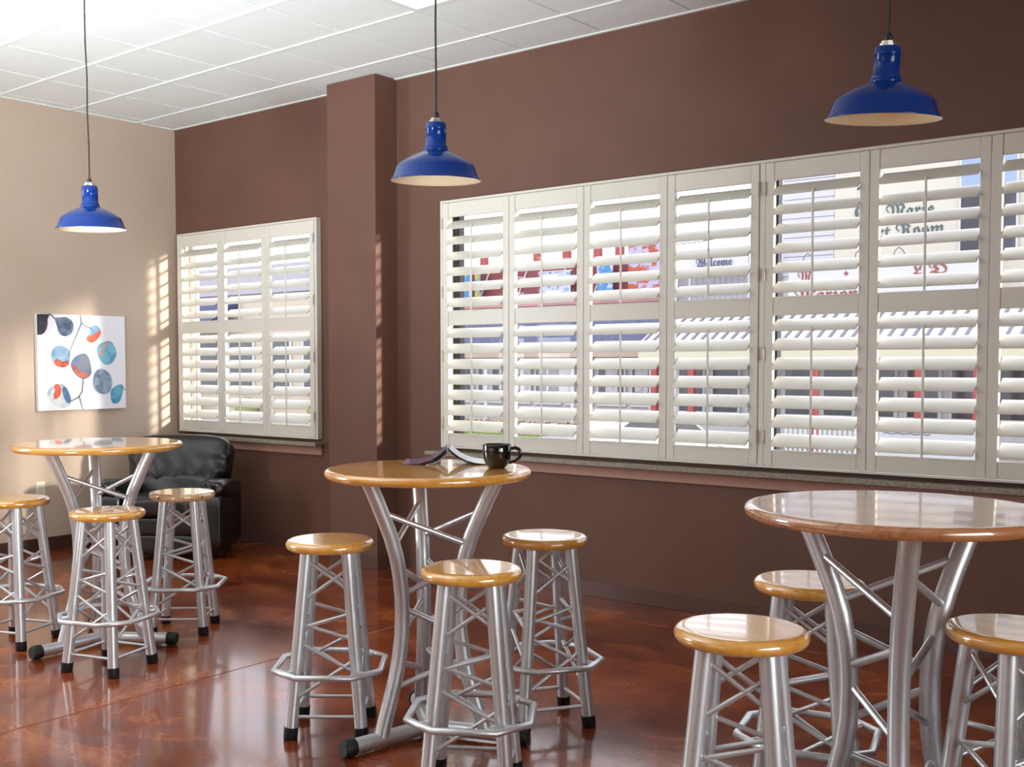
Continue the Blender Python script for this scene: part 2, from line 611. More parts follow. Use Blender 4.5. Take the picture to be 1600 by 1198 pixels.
def louver_mesh(length):
    m = MB()
    n, hw, ht, th = 14, 0.0575, 0.0062, R(37)
    vs = []
    for x in (-length / 2, length / 2):
        for k in range(n):
            a = 2 * math.pi * k / n
            u = hw * math.copysign(abs(math.cos(a)) ** 0.9, math.cos(a)); v = ht * math.sin(a)
            # u > 0 is the street edge, tilted up
            vs.append((x, u * math.cos(th) - v * math.sin(th), u * math.sin(th) + v * math.cos(th)))
    m.add(vs, [(k, (k + 1) % n, n + (k + 1) % n, n + k) for k in range(n)], True)
    m.add(vs[:n], [tuple(range(n))[::-1]])
    m.add(vs[n:], [tuple(range(n))])
    me = m.mesh('louver')
    me.materials.append(WHITE)
    return me


HINGE_ME = MB().cbox(-0.007, 0.007, -0.003, 0.002, -0.036, 0.036, .001).tube([(0, -0.006, -0.038), (0, -0.006, 0.038)], 0.0045, 8).mesh('hinge')
HINGE_ME.materials.append(HINGEM)
BULGE = {}
PZ0, PZ1 = 0.906, 2.574
Z_B, Z_M0, Z_M1, Z_T = 0.994, 1.736, 1.839, 2.475
SY0, SY1 = -0.056, -0.028


def shutter_panel(x0, x1, label, group, hinge_side):
    t = thing('shutter_panel', ((x0 + x1) / 2, 0, PZ0), label, 'shutter', group)
    h = (x1 - x0) / 2 - 0.0015
    st = 0.05
    z = lambda v: v - PZ0
    for s in (-1, 1):
        a, c = sorted((s * h, s * (h - st)))
        MB().cbox(a, c, SY0, SY1, 0, PZ1 - PZ0, .003).build('stile', WHITE, t)
        # the little bead along the inner edge of the stile
    hi = h - st
    for nm, a, c in (('bottom_rail', 0, z(Z_B)), ('middle_rail', z(Z_M0), z(Z_M1)), ('top_rail', z(Z_T), PZ1 - PZ0)):
        MB().cbox(-hi, hi, SY0 + .003, SY1 - .003, a, c, .003).build(nm, WHITE, t)
    key = round(hi, 4)
    if key not in BULGE:
        BULGE[key] = louver_mesh(2 * hi - 0.006)
    for zb, zt, n in ((Z_B, Z_M0, 7), (Z_M1, Z_T, 6)):
        pt = (zt - zb) / n
        for k in range(n):
            link('louver', BULGE[key], t, (0, -0.042, z(zb + pt * (k + .5))))
        y = -0.042 - 0.0575 * math.cos(R(37)) - 0.004
        dz = -0.0575 * math.sin(R(37))
        MB().cbox(-.006, .006, y - .007, y + .002, z(zb + pt * .5) + dz - .02, z(zt - pt * .5) + dz + .022, .002).build('tilt_rod', WHITE, t)
    if hinge_side:
        for zz_ in (0.16, 0.62, 1.06, 1.53):
            link('hinge', HINGE_ME, t, (hinge_side * h, SY0 - .001, zz_))
    return t


PX = [3.134, 3.7115, 4.298, 4.886, 5.462]
ords = ['leftmost', 'second', 'third', 'fourth']
desc = ['white louvered shutter panel at the left end of the wide window',
        'white louvered shutter panel right behind the black mug, second from the left',
        'white louvered shutter panel third from the left in the wide window',
        'white louvered shutter panel just left of the centre hinge post']
for k in range(4):
    shutter_panel(PX[k], PX[k + 1], desc[k], 'shutters of the wide window', -1 if k == 0 else (1 if k == 3 else 0))
PX2 = [5.498, 6.072, 6.66, 7.236, 7.806]
desc = ['white louvered shutter panel just right of the centre hinge post',
        'white louvered shutter panel with the dark gothic lettering showing through it',
        'white louvered shutter panel cut by the right edge of the picture',
        'white louvered shutter panel out of view at the right end of the wide window']
for k in range(4):
    shutter_panel(PX2[k], PX2[k + 1], desc[k], 'shutters of the wide window', -1 if k == 0 else 0)
PX3 = [0.103, 0.689, 1.2575, 1.827]
desc = ['white louvered shutter panel in the room corner beside the tan wall',
        'middle white louvered shutter panel of the small corner window',
        'white louvered shutter panel next to the brown pillar']
for k in range(3):
    shutter_panel(PX3[k], PX3[k + 1], desc[k], 'shutters of the corner window', 1 if k == 2 else 0)

for nm, a, c in (('trim_3', 3.0, 7.92), ('trim_4', 0.0, 1.878)):
    s_ = struct(MB().cbox(a, c, -0.105, 0.0, 0.838, 0.868, .004).build(nm, STONE))
    MB().cbox(a + .02 if a else 0.0, c - .02, -0.022, 0.0, 0.765, 0.838, .004).build('apron', APRON, s_)

# window in the left wall outside the picture (the side light enters here)
struct(MB().box(-0.06, 0.01, LW[0] - .05, LW[0], LW[2] - .05, LW[3] + .05).box(-0.06, 0.01, LW[1], LW[1] + .05, LW[2] - .05, LW[3] + .05)
       .box(-0.06, 0.01, LW[0], LW[1], LW[2] - .05, LW[2]).box(-0.06, 0.01, LW[0], LW[1], LW[3], LW[3] + .05).build('window_3', WHITE))

# ------------------------------------------------------------------ bar stools
SEAT_R = 0.178


def seat_profile(r, z0, z1, rd):
    p = [(0.001, z0), (r - rd, z0)]
    for k in range(1, 9):
        a = -math.pi / 2 + math.pi * k / 9
        p.append((r - rd + rd * math.cos(a), (z0 + z1) / 2 + (z1 - z0) / 2 * math.sin(a)))
    p += [(r - rd, z1), (r - rd - .012, z1 + .0005), (0.001, z1)]
    return p


def leg_pt(k, z, side=0):
    """centre line of stool leg k at height z"""
    r = 0.200 - (0.200 - 0.114) * z / 0.735
    a = math.pi / 2 * k
    return Vector((r * math.cos(a), r * math.sin(a), z))


def make_stool(wm, flat=False):
    t = thing('bar_stool', (0, 0, 0), 'x', 'bar stool', 'round wooden bar stools')
    se = MB().lathe(seat_profile(SEAT_R, 0.731, 0.771, 0.012 if flat else 0.019), 48).build('seat', wm, t)
    if flat:
        for a in (-75, 5, 110):
            MB().tube([(0.176 * math.cos(R(a)), 0.176 * math.sin(R(a)), .751), (0.1795 * math.cos(R(a)), 0.1795 * math.sin(R(a)), .751)],
                      0.006, 10).build('wood_plug', mat('dark_plug', lin(70, 40, 22), 0.5), se)
    for k in range(4):
        MB().tube([leg_pt(k, 0.035), leg_pt(k, 0.733)], 0.0255, 16).build('leg', ALU, t)
        MB().tube([leg_pt(k, 0.0), leg_pt(k, 0.006), leg_pt(k, 0.046)], [0.026, 0.0285, 0.0285], 16).build('foot_cap', RUBBER, t)
    for k in range(4):
        l, r_ = k, k + 1
        for zl, zr in ((.70, .575), (.535, .665), (.45, .385), (.43, .49), (.375, .255), (.15, .31)):
            MB().tube([leg_pt(l, zl), leg_pt(r_, zr)], 0.0075, 8, caps=False).build('brace', ALU, t)
        MB().tube([leg_pt(l, .085), leg_pt(r_, .085)], 0.0075, 8, caps=False).build('bottom_rail', ALU, t)
    ring = []
    for k in range(4):
        for d in (-18, 18):
            a = R(90 * k + d)
            ring.append((0.236 * math.cos(a), 0.236 * math.sin(a), 0.26))
    MB().tube(ring, 0.0125, 12, closed=True).build('foot_ring', ALU, t)
    for k in range(4):
        a = math.pi / 2 * k
        p = leg_pt(k, .26)
        MB().tube([p, (0.224 * math.cos(a), 0.224 * math.sin(a), 0.26)], 0.011, 8, caps=False).build('ring_weld', ALU, t)
    return t


stool_a = make_stool(WOOD)
stool_f = make_stool(WOODL, True)
STOOLS = [
    (4.875, -2.755, -6.8, 'golden topped bar stool standing alone on the left side of the middle table', 0),
    (5.71, -2.87, -13, 'golden topped bar stool in front of the middle table, seat overlapping its legs', 0),
    (5.49, -2.128, 11, 'golden topped bar stool behind the middle table, nearest the wide window', 0),
    (3.39, -2.83, -28, 'golden topped bar stool in front of the far left table', 0),
    (2.575, -2.87, -23, 'golden topped bar stool cut by the left edge of the picture', 0),
    (3.03, -2.14, -5, 'pale flat edged bar stool with dark plugs in front of the black recliner', 1),
    (6.819, -3.08, -28, 'golden topped bar stool in the foreground left of the right table', 0),
    (6.705, -2.340, -31, 'golden topped bar stool behind the right table, partly hidden by its curved leg', 0),
    (7.392, -2.620, 4, 'golden topped bar stool cut by the right edge of the picture', 0),
]
used = [False, False]
for x, y, a, lab, kd in STOOLS:
    src = (stool_a, stool_f)[kd]
    o = copy_tree(src) if used[kd] else src
    used[kd] = True
    o.location = (x, y, 0)
    o.rotation_euler = (0, 0, R(a))
    o['label'] = lab

# ------------------------------------------------------------------ bar tables
PROF = [(0.285, 1.030), (0.250, 0.960), (0.215, 0.885), (0.182, 0.81), (0.157, 0.735), (0.140, 0.655), (0.131, 0.575), (0.129, 0.50),
        (0.133, 0.42), (0.145, 0.335), (0.163, 0.26), (0.187, 0.185), (0.212, 0.11), (0.232, 0.045)]


def tleg(k, z):
    for i in range(len(PROF) - 1):
        (r0, z0), (r1, z1) = PROF[i], PROF[i + 1]
        if z1 <= z <= z0:
            t = (z - z1) / (z0 - z1)
            r = r1 + t * (r0 - r1)
            break
    a = R(120 * k)
    return Vector((r * math.cos(a), r * math.sin(a), z))


def make_table(x, y, ang, rad, wm, label, edge):
    t = thing('bar_table', (x, y, 0), label, 'table', 'round bar tables', R(ang))
    MB().lathe(seat_profile(rad, 1.030, 1.065, edge), 72).build('table_top', wm, t)
    for k in range(3):
        a = R(120 * k)
        c, s = math.cos(a), math.sin(a)
        MB().tube([(r * c, r * s, z) for r, z in PROF], 0.0295, 18).build('leg', ALU, t)
        MB().tube([(0.0, 0.0, .036), (0.375 * c, 0.375 * s, .036)], 0.029, 16).build('base_tube', ALU, t)
        MB().tube([(0.36 * c, 0.36 * s, .036), (0.402 * c, 0.402 * s, .036), (0.41 * c, 0.41 * s, .036)], [0.0345, 0.0345, 0.028], 16).build('end_cap', RUBBER, t)
        for z0, z1 in ((.91, .77), (.58, .69), (.53, .42), (.22, .32)):
            MB().tube([tleg(k, z0), tleg(k + 1, z1)], 0.0115, 10, caps=False).build('brace', ALU, t)
    return t


make_table(2.955, -2.605, 34, 0.428, WOOD2, 'round golden bar table on silver truss legs beside the black recliner', .015)
make_table(5.245, -2.574, 20, 0.407, WOOD, 'round golden bar table carrying the black mug and open magazine', .016)
make_table(7.063, -2.605, 56, 0.42, WOODD, 'round reddish wood bar table at the right edge, nearest the camera', .014)

# ------------------------------------------------------------------ mug and magazine on the middle table
tz = 1.0655
mug = thing('coffee_mug', (5.457, -2.404, tz), 'glossy black wide coffee mug on the middle table', 'mug', None, YAW)
MB().lathe([(0.001, 0.0), (0.030, 0.0), (0.036, 0.003), (0.047, 0.018), (0.054, 0.038), (0.057, 0.060), (0.058, 0.092), (0.0565, 0.094), (0.055, 0.092),
            (0.054, 0.060), (0.050, 0.038), (0.042, 0.016), (0.001, 0.010)], 40).build('cup', CERAM, mug)
MB().tube([(0.052, 0, 0.076), (0.070, 0, 0.080), (0.086, 0, 0.074), (0.094, 0, 0.058), (0.088, 0, 0.040), (0.072, 0, 0.027), (0.046, 0, 0.020)],
          [.006, .007, .007, .007, .0065, .006, .006], 12).build('handle', CERAM, mug)
MB().lathe([(0.001, 0.064), (0.0535, 0.064), (0.0535, 0.066), (0.001, 0.066)], 32).build('coffee', COFFEE, mug)

mag = thing('magazine', (5.225, -2.43, tz), 'open magazine lying face down like a tent beside the mug', 'magazine', None, YAW)


def sheet(name, prof, y0, y1, th, m, parent):
    b = MB()
    n = len(prof)
    vs = []
    for yy in (y0, y1):
        for u, h in prof:
            vs.append((u, yy, h + th))
        for u, h in prof[::-1]:
            vs.append((u, yy, h))
    k = 2 * n
    b.add(vs, [(i, (i + 1) % k, k + (i + 1) % k, k + i) for i in range(k)], True)
    for i in range(n - 1):
        b.add([vs[i], vs[i + 1], vs[k - 2 - i], vs[k - 1 - i]], [(0, 1, 2, 3)])
        b.add([vs[k + i], vs[k + i + 1], vs[2 * k - 2 - i], vs[2 * k - 1 - i]], [(3, 2, 1, 0)])
    return b.build(name, m, parent)


LP = [(-0.185, 0.004), (-0.15, 0.002), (-0.11, 0.006), (-0.075, 0.016), (-0.04, 0.036), (-0.015, 0.058), (0.0, 0.070)]
RP = [(0.002, 0.070), (0.02, 0.052), (0.045, 0.032), (0.075, 0.017), (0.105, 0.008), (0.14, 0.003), (0.17, 0.004)]
sheet('front_cover', LP, 0, .24, .0012, COVER, mag)
sheet('pages', [(u * .93 - .004, max(h * .82 - .004, 0.0005)) for u, h in LP[1:]], 0.004, .236, .002, DARKPAGE, mag)
sheet('pages', [(u * .78 - .004, max(h * .72 - .008, 0.0005)) for u, h in LP[2:]], 0.004, .236, .002, PAGE, mag)
sheet('back_cover', RP, 0, .24, .0012, PAGE, mag)
sheet('pages', [(u * .95, max(h * .88 - .004, 0.0004)) for u, h in RP], 0.004, .236, .002, DARKPAGE, mag)

# ------------------------------------------------------------------ pendant lamps
LAMP_BULB = emit_mat('lamp_bulb', (1.0, 0.80, 0.50, 1), 6.0)


def pendant(x, y, z, label, kinks, lean=(0, 0)):
    t = thing('pendant_lamp', (x, y, z), label, 'pendant lamp', 'blue pendant lamps over the tables')
    out = [(0.178, 0.0), (0.1795, 0.003), (0.177, 0.006), (0.170, 0.012), (0.156, 0.052), (0.151, 0.060), (0.130, 0.076), (0.105, 0.091), (0.075, 0.105), (0.050, 0.115)]
    inn = [(0.049, 0.112), (0.074, 0.102), (0.104, 0.088), (0.129, 0.073), (0.149, 0.058), (0.154, 0.050), (0.168, 0.011), (0.1755, 0.002)]
    MB().lathe(out, 56, close=False).build('shade', BLUE, t)
    MB().lathe(inn + [(0.178, 0.0)], 56, close=False).build('shade_lining', CREAM, t)
    MB().lathe([(0.048, 0.112), (0.050, 0.116), (0.049, 0.124), (0.045, 0.127), (0.0465, 0.131), (0.0445, 0.136), (0.041, 0.139), (0.0405, 0.200),
                (0.0425, 0.203), (0.0405, 0.207), (0.039, 0.222), (0.036, 0.226), (0.012, 0.227)], 40, close=False).build('neck', BLUE, t)
    MB().lathe([(0.001, 0.226), (0.026, 0.226), (0.026, 0.236), (0.021, 0.237), (0.021, 0.243), (0.012, 0.245), (0.001, 0.245)], 10, smooth=False).build('locknut', CHROME, t)
    MB().lathe([(0.001, 0.245), (0.012, 0.245), (0.012, 0.257), (0.008, 0.262), (0.008, 0.267), (0.001, 0.268)], 16).build('strain_relief', BLACKP, t)
    bu = MB().lathe([(0.001, 0.058), (0.012, 0.060), (0.020, 0.068), (0.023, 0.080), (0.019, 0.092), (0.013, 0.102), (0.012, 0.115), (0.001, 0.116)], 20)
    bu.build('bulb', LAMP_BULB, t)
    # the shade hangs a little out of plumb on its cord
    vd = Vector((x - CAM.x, y - CAM.y, 0)).normalized()
    rtv = vd.cross(Vector((0, 0, 1)))
    tilt = (Matrix.Translation((0, 0, 0.262)) @ Matrix.Rotation(R(lean[0]), 4, vd) @ Matrix.Rotation(R(lean[1]), 4, rtv)
            @ Matrix.Translation((0, 0, -0.262)))
    for ch in list(t.children):
        ch.matrix_local = tilt
    ztop = H - z
    pts = [(0, 0, 0.262)]
    n = len(kinks)
    for i, (kx, ky) in enumerate(kinks):
        pts.append((kx, ky, 0.262 + (ztop - 0.262) * (i + 1) / (n + 1)))
    pts.append((kinks[-1][0] * .8, kinks[-1][1] * .8, ztop - 0.02))
    MB().tube(pts, 0.0038, 8).build('cord', CORDM, t)
    kx, ky = pts[-1][0], pts[-1][1]
    MB().lathe([(0.001, ztop - .026), (0.05, ztop - .026), (0.06, ztop - .014), (0.062, ztop - .0035), (0.001, ztop - .0035)], 28, c=(kx, ky)).build('canopy', GRIDM, t)
    return t


pendant(2.893, -2.593, 2.182, 'blue enamel pendant lamp hanging in front of the tan wall', [(.001, 0), (-.004, -.003), (-.002, -.002), (-.008, -.006), (-.008, -.006)], (-1, 1.5))
pendant(5.236, -2.508, 2.197, 'blue enamel pendant lamp hanging beside the brown pillar', [(.0, 0), (-.001, -.001), (.001, 0), (-.002, -.002), (-.001, -.001)], (0.5, 2.8))
pendant(6.893, -2.214, 2.254, 'largest blue enamel pendant lamp at upper right in front of brown wall', [(.0, 0), (.001, .001), (.0, 0), (.001, .001), (.001, .001)], (3.5, 5.0))

# ------------------------------------------------------------------ picture and outlet on the tan wall
PY0, PY1, PZa, PZb = -1.33, -0.548, 1.105, 1.872
pic = thing('canvas_picture', (0.0, (PY0 + PY1) / 2, PZa), 'square white canvas print with blue and orange leaves on tan wall', 'picture')
oy = (PY0 + PY1) / 2
MB().cbox(0.001, 0.040, PY0 - oy, PY1 - oy, 0, PZb - PZa, .003).build('canvas', CANVAS, pic)


def uv(x, y):
    u = (x - 145) / 720
    top = 103 + 27 * u; bot = 896 - 21 * u
    return (PY0 + (PY1 - PY0) * u - oy, (bot - y) / (bot - top) * (PZb - PZa))


def painted(name, poly, c1, c2, sc=9, depth=.0006, smooth=True):
    P = [uv(*p) for p in poly]
    if smooth:
        cu_, cv_ = sum(p[0] for p in P) / len(P), sum(p[1] for p in P) / len(P)
        P = [(cu_ + (p[0] - cu_) * 1.07, cv_ + (p[1] - cv_) * 1.07) for p in P]
        for _ in range(2):
            Q = []
            for i in range(len(P)):
                a, c = P[i], P[(i + 1) % len(P)]
                Q += [(a[0] * .75 + c[0] * .25, a[1] * .75 + c[1] * .25), (a[0] * .25 + c[0] * .75, a[1] * .25 + c[1] * .75)]
            P = Q
    m = mat('print_%s_%d' % (name, len(MATS)), lin(*c1), 0.6, noise=(sc, lin(*c2), (1, 1, 1), 0.42, 0.60))
    return MB().prism(P, 0.0395, 0.040 + depth, lambda u, v, w: (w, u, v)).build(name, m, pic)


def stem(pts, w):
    P = [uv(*p) for p in pts]
    MB().tube([(0.0402, u, v) for u, v in P], [k * 0.001 for k in w], 6).build('painted_stem', mat('print_stem', lin(62, 82, 108), 0.6), pic)


painted('painted_leaf', [(147, 108), (258, 108), (240, 125), (229, 150), (229, 185), (224, 215), (214, 242), (198, 264), (175, 276), (147, 276)], (44, 42, 58), (66, 64, 84), smooth=False)
painted('painted_leaf', [(285, 140), (330, 142), (370, 134), (418, 160), (434, 215), (412, 270), (355, 288), (315, 258), (305, 205)], (62, 72, 98), (112, 132, 160))
painted('painted_leaf', [(570, 215), (612, 200), (645, 225), (655, 262), (625, 315), (575, 345), (540, 318), (540, 290), (572, 268)], (132, 178, 206), (110, 160, 196))
painted('painted_leaf', [(545, 290), (600, 275), (652, 240), (655, 270), (625, 315), (575, 343), (540, 322)], (228, 104, 74), (214, 84, 60), depth=.0012)
painted('painted_leaf', [(262, 400), (300, 365), (350, 372), (398, 410), (400, 455), (385, 525), (330, 540), (275, 505), (255, 455)], (150, 182, 208), (112, 150, 184))
painted('painted_leaf', [(275, 485), (305, 470), (340, 500), (385, 480), (385, 525), (340, 540), (285, 528)], (224, 98, 66), (150, 74, 60), 16, .0012)
painted('painted_leaf', [(618, 380), (680, 338), (742, 332), (772, 380), (788, 432), (752, 505), (690, 520), (642, 470)], (128, 190, 214), (84, 150, 188), 12)
painted('painted_leaf', [(640, 370), (700, 345), (735, 345), (700, 370), (665, 440), (632, 440)], (224, 142, 112), (140, 190, 208), 18, .0012)
painted('painted_leaf', [(490, 432), (545, 438), (575, 570), (552, 615), (500, 635), (440, 595), (404, 525), (430, 468)], (118, 124, 138), (92, 112, 160), 12)
painted('painted_leaf', [(408, 520), (440, 520), (480, 575), (540, 590), (548, 612), (500, 632), (440, 595)], (202, 108, 84), (150, 90, 76), 16, .0012)
painted('painted_leaf', [(640, 556), (695, 568), (745, 630), (735, 725), (680, 762), (598, 725), (585, 650), (602, 588)], (150, 176, 198), (108, 124, 150), 14)
painted('painted_leaf', [(225, 720), (290, 668), (350, 688), (385, 740), (408, 820), (350, 872), (268, 842), (220, 790)], (120, 158, 192), (222, 228, 226), 12)
painted('painted_leaf', [(265, 690), (300, 672), (328, 715), (315, 770), (275, 800), (262, 760), (280, 730)], (228, 112, 74), (212, 90, 60), 12, .0012)
painted('painted_leaf', [(330, 700), (360, 700), (385, 750), (405, 815), (380, 835), (345, 790)], (58, 92, 150), (96, 132, 176), 14, .0012)
painted('painted_leaf', [(738, 720), (800, 684), (840, 688), (832, 760), (802, 834), (742, 828), (732, 770)], (70, 146, 186), (110, 176, 204), 14)
stem([(490, 118), (496, 185), (455, 280), (402, 400), (378, 470)], [3, 5, 4, 3, 2])
stem([(496, 180), (530, 205), (580, 228)], [4, 3, 4])
stem([(250, 110), (288, 148)], [4, 5])
stem([(505, 625), (492, 740), (460, 785), (400, 815)], [4, 4, 5, 4])
stem([(468, 775), (482, 830), (497, 885)], [5, 4, 3])
stem([(832, 698), (848, 715), (864, 728)], [3, 3, 2])

ou = thing('wall_outlet', (0.0, -1.305, 0.488), 'ivory wall outlet low on the tan wall behind the far left table', 'outlet')
MB().cbox(0, 0.006, -0.037, 0.037, -0.058, 0.058, .002).build('cover_plate', OUTLETM, ou)
for dz in (-0.021, 0.021):
    r_ = MB().cbox(0.005, 0.009, -0.017, 0.017, dz - .015, dz + .015, .003).build('receptacle', OUTLETM, ou)
    for dy in (-.006, .006):
        MB().box(0.0085, 0.0095, dy - .0012, dy + .0012, dz - .003, dz + .006).build('slot', SLOT, r_)

# ------------------------------------------------------------------ black leather recliner
FA = math.atan2(-0.785, 0.62)        # facing direction
rec = thing('recliner', (0.905, -0.70, 0), 'black leather recliner armchair in the corner under the small window', 'armchair', None, FA + math.pi / 2)
# local: front is -y, width x
rng = random.Random(3)


def wr(freq, amp, ph=0.0):
    def fn(P):
        k = amp * (math.sin(freq * P.x * 3.1 + ph) * math.cos(freq * P.z * 1.7 + ph * 2) + .6 * math.sin(freq * 2.3 * P.x + 4 * P.z + ph))
        return Vector((P.x, P.y + k, P.z))
    return fn


MB().puff((0, 0.02, 0.23), (0.60, 0.66, 0.36), 8, 8).build('base', LEATHER, rec)
for z0, hh in ((0.10, .15), (0.235, .14)):
    MB().puff((0, -0.345, z0 + .02), (0.56, 0.07, hh), 5, 10, fn=wr(2, .05, z0 * 9)).build('footrest_panel', LEATHER, rec)
MB().puff((0, -0.10, 0.40), (0.57, 0.62, 0.17), 4.5, 14, fn=lambda P: Vector((P.x, P.y, P.z + (.12 * math.cos(P.x * 1.4) if P.z > 0 else 0)))).build('seat_cushion', LEATHER, rec)
rb = Matrix.Rotation(R(-14), 3, 'X')
MB().puff((0, 0.135, 0.485), (0.62, 0.20, 0.24), 5, 14, rot=rb, fn=wr(1.6, .03, .5)).build('lumbar_cushion', LEATHER, rec)


def headfn(P):
    g = max(0.0, -P.z + 0.2)
    k = 0.10 * g * math.sin(17 * P.x + 1.5 * math.sin(3 * P.z)) + 0.06 * abs(P.x) ** 3 * math.sin(11 * P.z + 3 * P.x) + 0.03 * math.sin(6 * P.x)
    return Vector((P.x * (1 + .06 * P.z), P.y + k, P.z + .04 * math.cos(P.x * 1.5)))


MB().puff((0, 0.215, 0.69), (0.82, 0.25, 0.42), 4, 24, rot=rb, fn=headfn).build('head_cushion', LEATHER, rec)
MB().puff((0, 0.325, 0.52), (0.74, 0.10, 0.66), 6, 8, rot=rb).build('back_shell', LEATHER, rec)
for s in (-1, 1):
    arm = MB().puff((s * 0.385, -0.03, 0.30), (0.17, 0.66, 0.48), 9, 10,
                    fn=lambda P: Vector((P.x, P.y, P.z - (.12 * max(0, -P.y) ** 2 if P.z > 0 else 0)))).build('armrest', LEATHER, rec)
    MB().puff((s * 0.395, -0.07, 0.515), (0.225, 0.62, 0.15), 3.4, 16,
              rot=Matrix.Rotation(R(-6), 3, 'X'), fn=wr(2.6, .06, s)).build('arm_pad', LEATHER, arm)
for sx in (-1, 1):
    for sy in (-.27, .25):
        MB().lathe([(0.022, 0.0), (0.030, 0.03), (0.032, 0.07)], 14, c=(sx * .36, sy)).build('foot', BLACKP, rec)

# ------------------------------------------------------------------ the street outside
GZ = -0.25


def xl(r, g, b):
    c = lin(r, g, b)
    return (c[0] * .56, c[1] * .56, c[2] * .56, 1)


FY = 16.0
ASPH = mat('asphalt', xl(120, 120, 126), 0.9, noise=(4, xl(104, 104, 110), (1, 1, 1), 0.4, 0.6))
WALK = mat('pavement_concrete', xl(206, 202, 196), 0.85, noise=(6, xl(190, 186, 180), (1, 1, 1), 0.4, 0.6))
LAWN = mat('lawn_green', xl(150, 178, 84), 0.9, noise=(30, xl(104, 136, 56), (1, 1, 1), 0.4, 0.6))
BLADE = mat('grass_blade', xl(176, 200, 96), 0.8)
struct(MB().box(-45, 70, WB, 2.6, GZ - .1, GZ + .02).build('near_pavement', WALK))
struct(MB().box(-45, 70, 2.6, 11.8, GZ - .1, GZ - .08).build('road', ASPH))
struct(MB().box(-45, 70, 11.8, 26, GZ - .1, GZ).build('far_pavement', WALK))
struct(MB().box(-12.5, -4.6, 13.9, 14.95, GZ, GZ + .05).build('lawn', LAWN))
gm = MB()
for _ in range(2600):
    x, y, h = random.uniform(-12.4, -4.7), random.uniform(13.95, 14.85), random.uniform(.05, .12)
    a = random.uniform(0, 6.28)
    dx, dy = .012 * math.cos(a), .012 * math.sin(a)
    gm.add([(x - dx, y - dy, GZ + .04), (x + dx, y + dy, GZ + .04), (x + random.uniform(-.03, .03), y + random.uniform(-.03, .03), GZ + .04 + h)], [(0, 1, 2)])
tag(gm.build('grass', BLADE), 'bright green grass strip across the street, seen under the leftmost shutters', 'grass', kind='stuff')
fb = MB()
for _ in range(900):
    x, y = random.uniform(-9.6, -4.9), random.uniform(14.98, 15.28)
    h = random.uniform(.12, .34)
    s_ = random.uniform(.02, .045)
    fb.add([(x - s_, y, GZ + h), (x, y - s_, GZ + h), (x + s_, y, GZ + h + .01), (x, y + s_, GZ + h), (x, y, GZ + h + s_), (x, y, GZ)],
           [(0, 1, 4), (1, 2, 4), (2, 3, 4), (3, 0, 4), (0, 5, 1), (2, 5, 3)])
tag(fb.build('flower_bed', mat('flower_orange', xl(226, 170, 104), 0.8, noise=(9, xl(240, 222, 176), (1, 1, 1), 0.45, 0.55))),
    'bed of pale orange flowers in front of the maroon fronted shop', 'flowers', kind='stuff')

MAROON = mat('maroon_board', xl(146, 62, 66), 0.7)
RED = mat('red_post', xl(196, 84, 80), 0.6)
SLATE = mat('slate_roof', xl(112, 116, 146), 0.8, noise=(12, xl(96, 100, 130), (1, 1, 1), 0.4, 0.6))
TANF = mat('tan_fascia', xl(216, 190, 168), 0.7)
SHOPW = mat('pale_shop_wall', xl(232, 226, 222), 0.8)
XWHITE = mat('outside_white', xl(244, 244, 244), 0.6)
DARKG = mat('dark_shop_glass', xl(92, 92, 98), 0.15)
LAV = mat('lavender_siding', xl(236, 233, 240), 0.8)
XCREAM = mat('cream_stucco', xl(246, 238, 218), 0.8)
PINKL = mat('pink_gutter', xl(224, 160, 156), 0.6)
PAPER = mat('notice_paper', xl(240, 234, 242), 0.8, noise=(14, xl(206, 176, 190), (1, 1, 1), 0.56, 0.62))
GREYS = mat('grey_siding', xl(204, 200, 206), 0.75)
SCREEN = mat('dark_screen', xl(84, 82, 92), 0.7)
BWIN = mat('sky_reflection_pane', xl(170, 192, 224), 0.15)  # sky reflection put into the pane colour
GREENT = mat('green_grey_lettering', xl(92, 116, 116), 0.6)
REDT = mat('red_brown_lettering', xl(176, 92, 76), 0.6)


def xbox(name, x0, x1, z0, z1, y0, y1, m, parent=None, c=.01):
    return MB().cbox(x0, x1, y0, y1, z0, z1, c).build(name, m, parent)


def xthing(name, x, y, z, label, cat, group=None):
    t = thing(name, (x, y, z), label, cat, group)
    return t, (lambda nm, x0, x1, z0, z1, y0, y1, m, par=None: xbox(nm, x0 - x, x1 - x, z0 - z, z1 - z, y0 - y, y1 - y, m, par or t))


TEXTS = []


def lettering(name, txt, x, y, z, height, width, m, parent, ox, oy, oz):
    cu = bpy.data.curves.new(name, 'FONT')
    cu.body = txt
    cu.extrude = 0.006
    to = bpy.data.objects.new(name, cu)
    COL.objects.link(to)
    TEXTS.append((to, name, x, y, z, height, width, m, parent, ox, oy, oz))


def flush_lettering():
    bpy.context.view_layer.update()
    dg = bpy.context.evaluated_depsgraph_get()
    made = [(bpy.data.meshes.new_from_object(q[0].evaluated_get(dg)), q) for q in TEXTS]
    for me, (to, name, x, y, z, height, width, m, parent, ox, oy, oz) in made:
        bpy.data.objects.remove(to, do_unlink=True)
        if not len(me.vertices):
            continue
        xs_ = [v.co.x for v in me.vertices]; ys_ = [v.co.y for v in me.vertices]
        x0_, y0_ = min(xs_), min(ys_)
        sx, sy = width / (max(xs_) - x0_), height / (max(ys_) - y0_)
        for v in me.vertices:
            a, c, d = v.co
            v.co = ((a - x0_) * sx + x - ox, y - oy - d, (c - y0_) * sy + z - oz)
        me.name = name
        me.materials.clear()
        me.materials.append(m)
        link(name, me, parent)


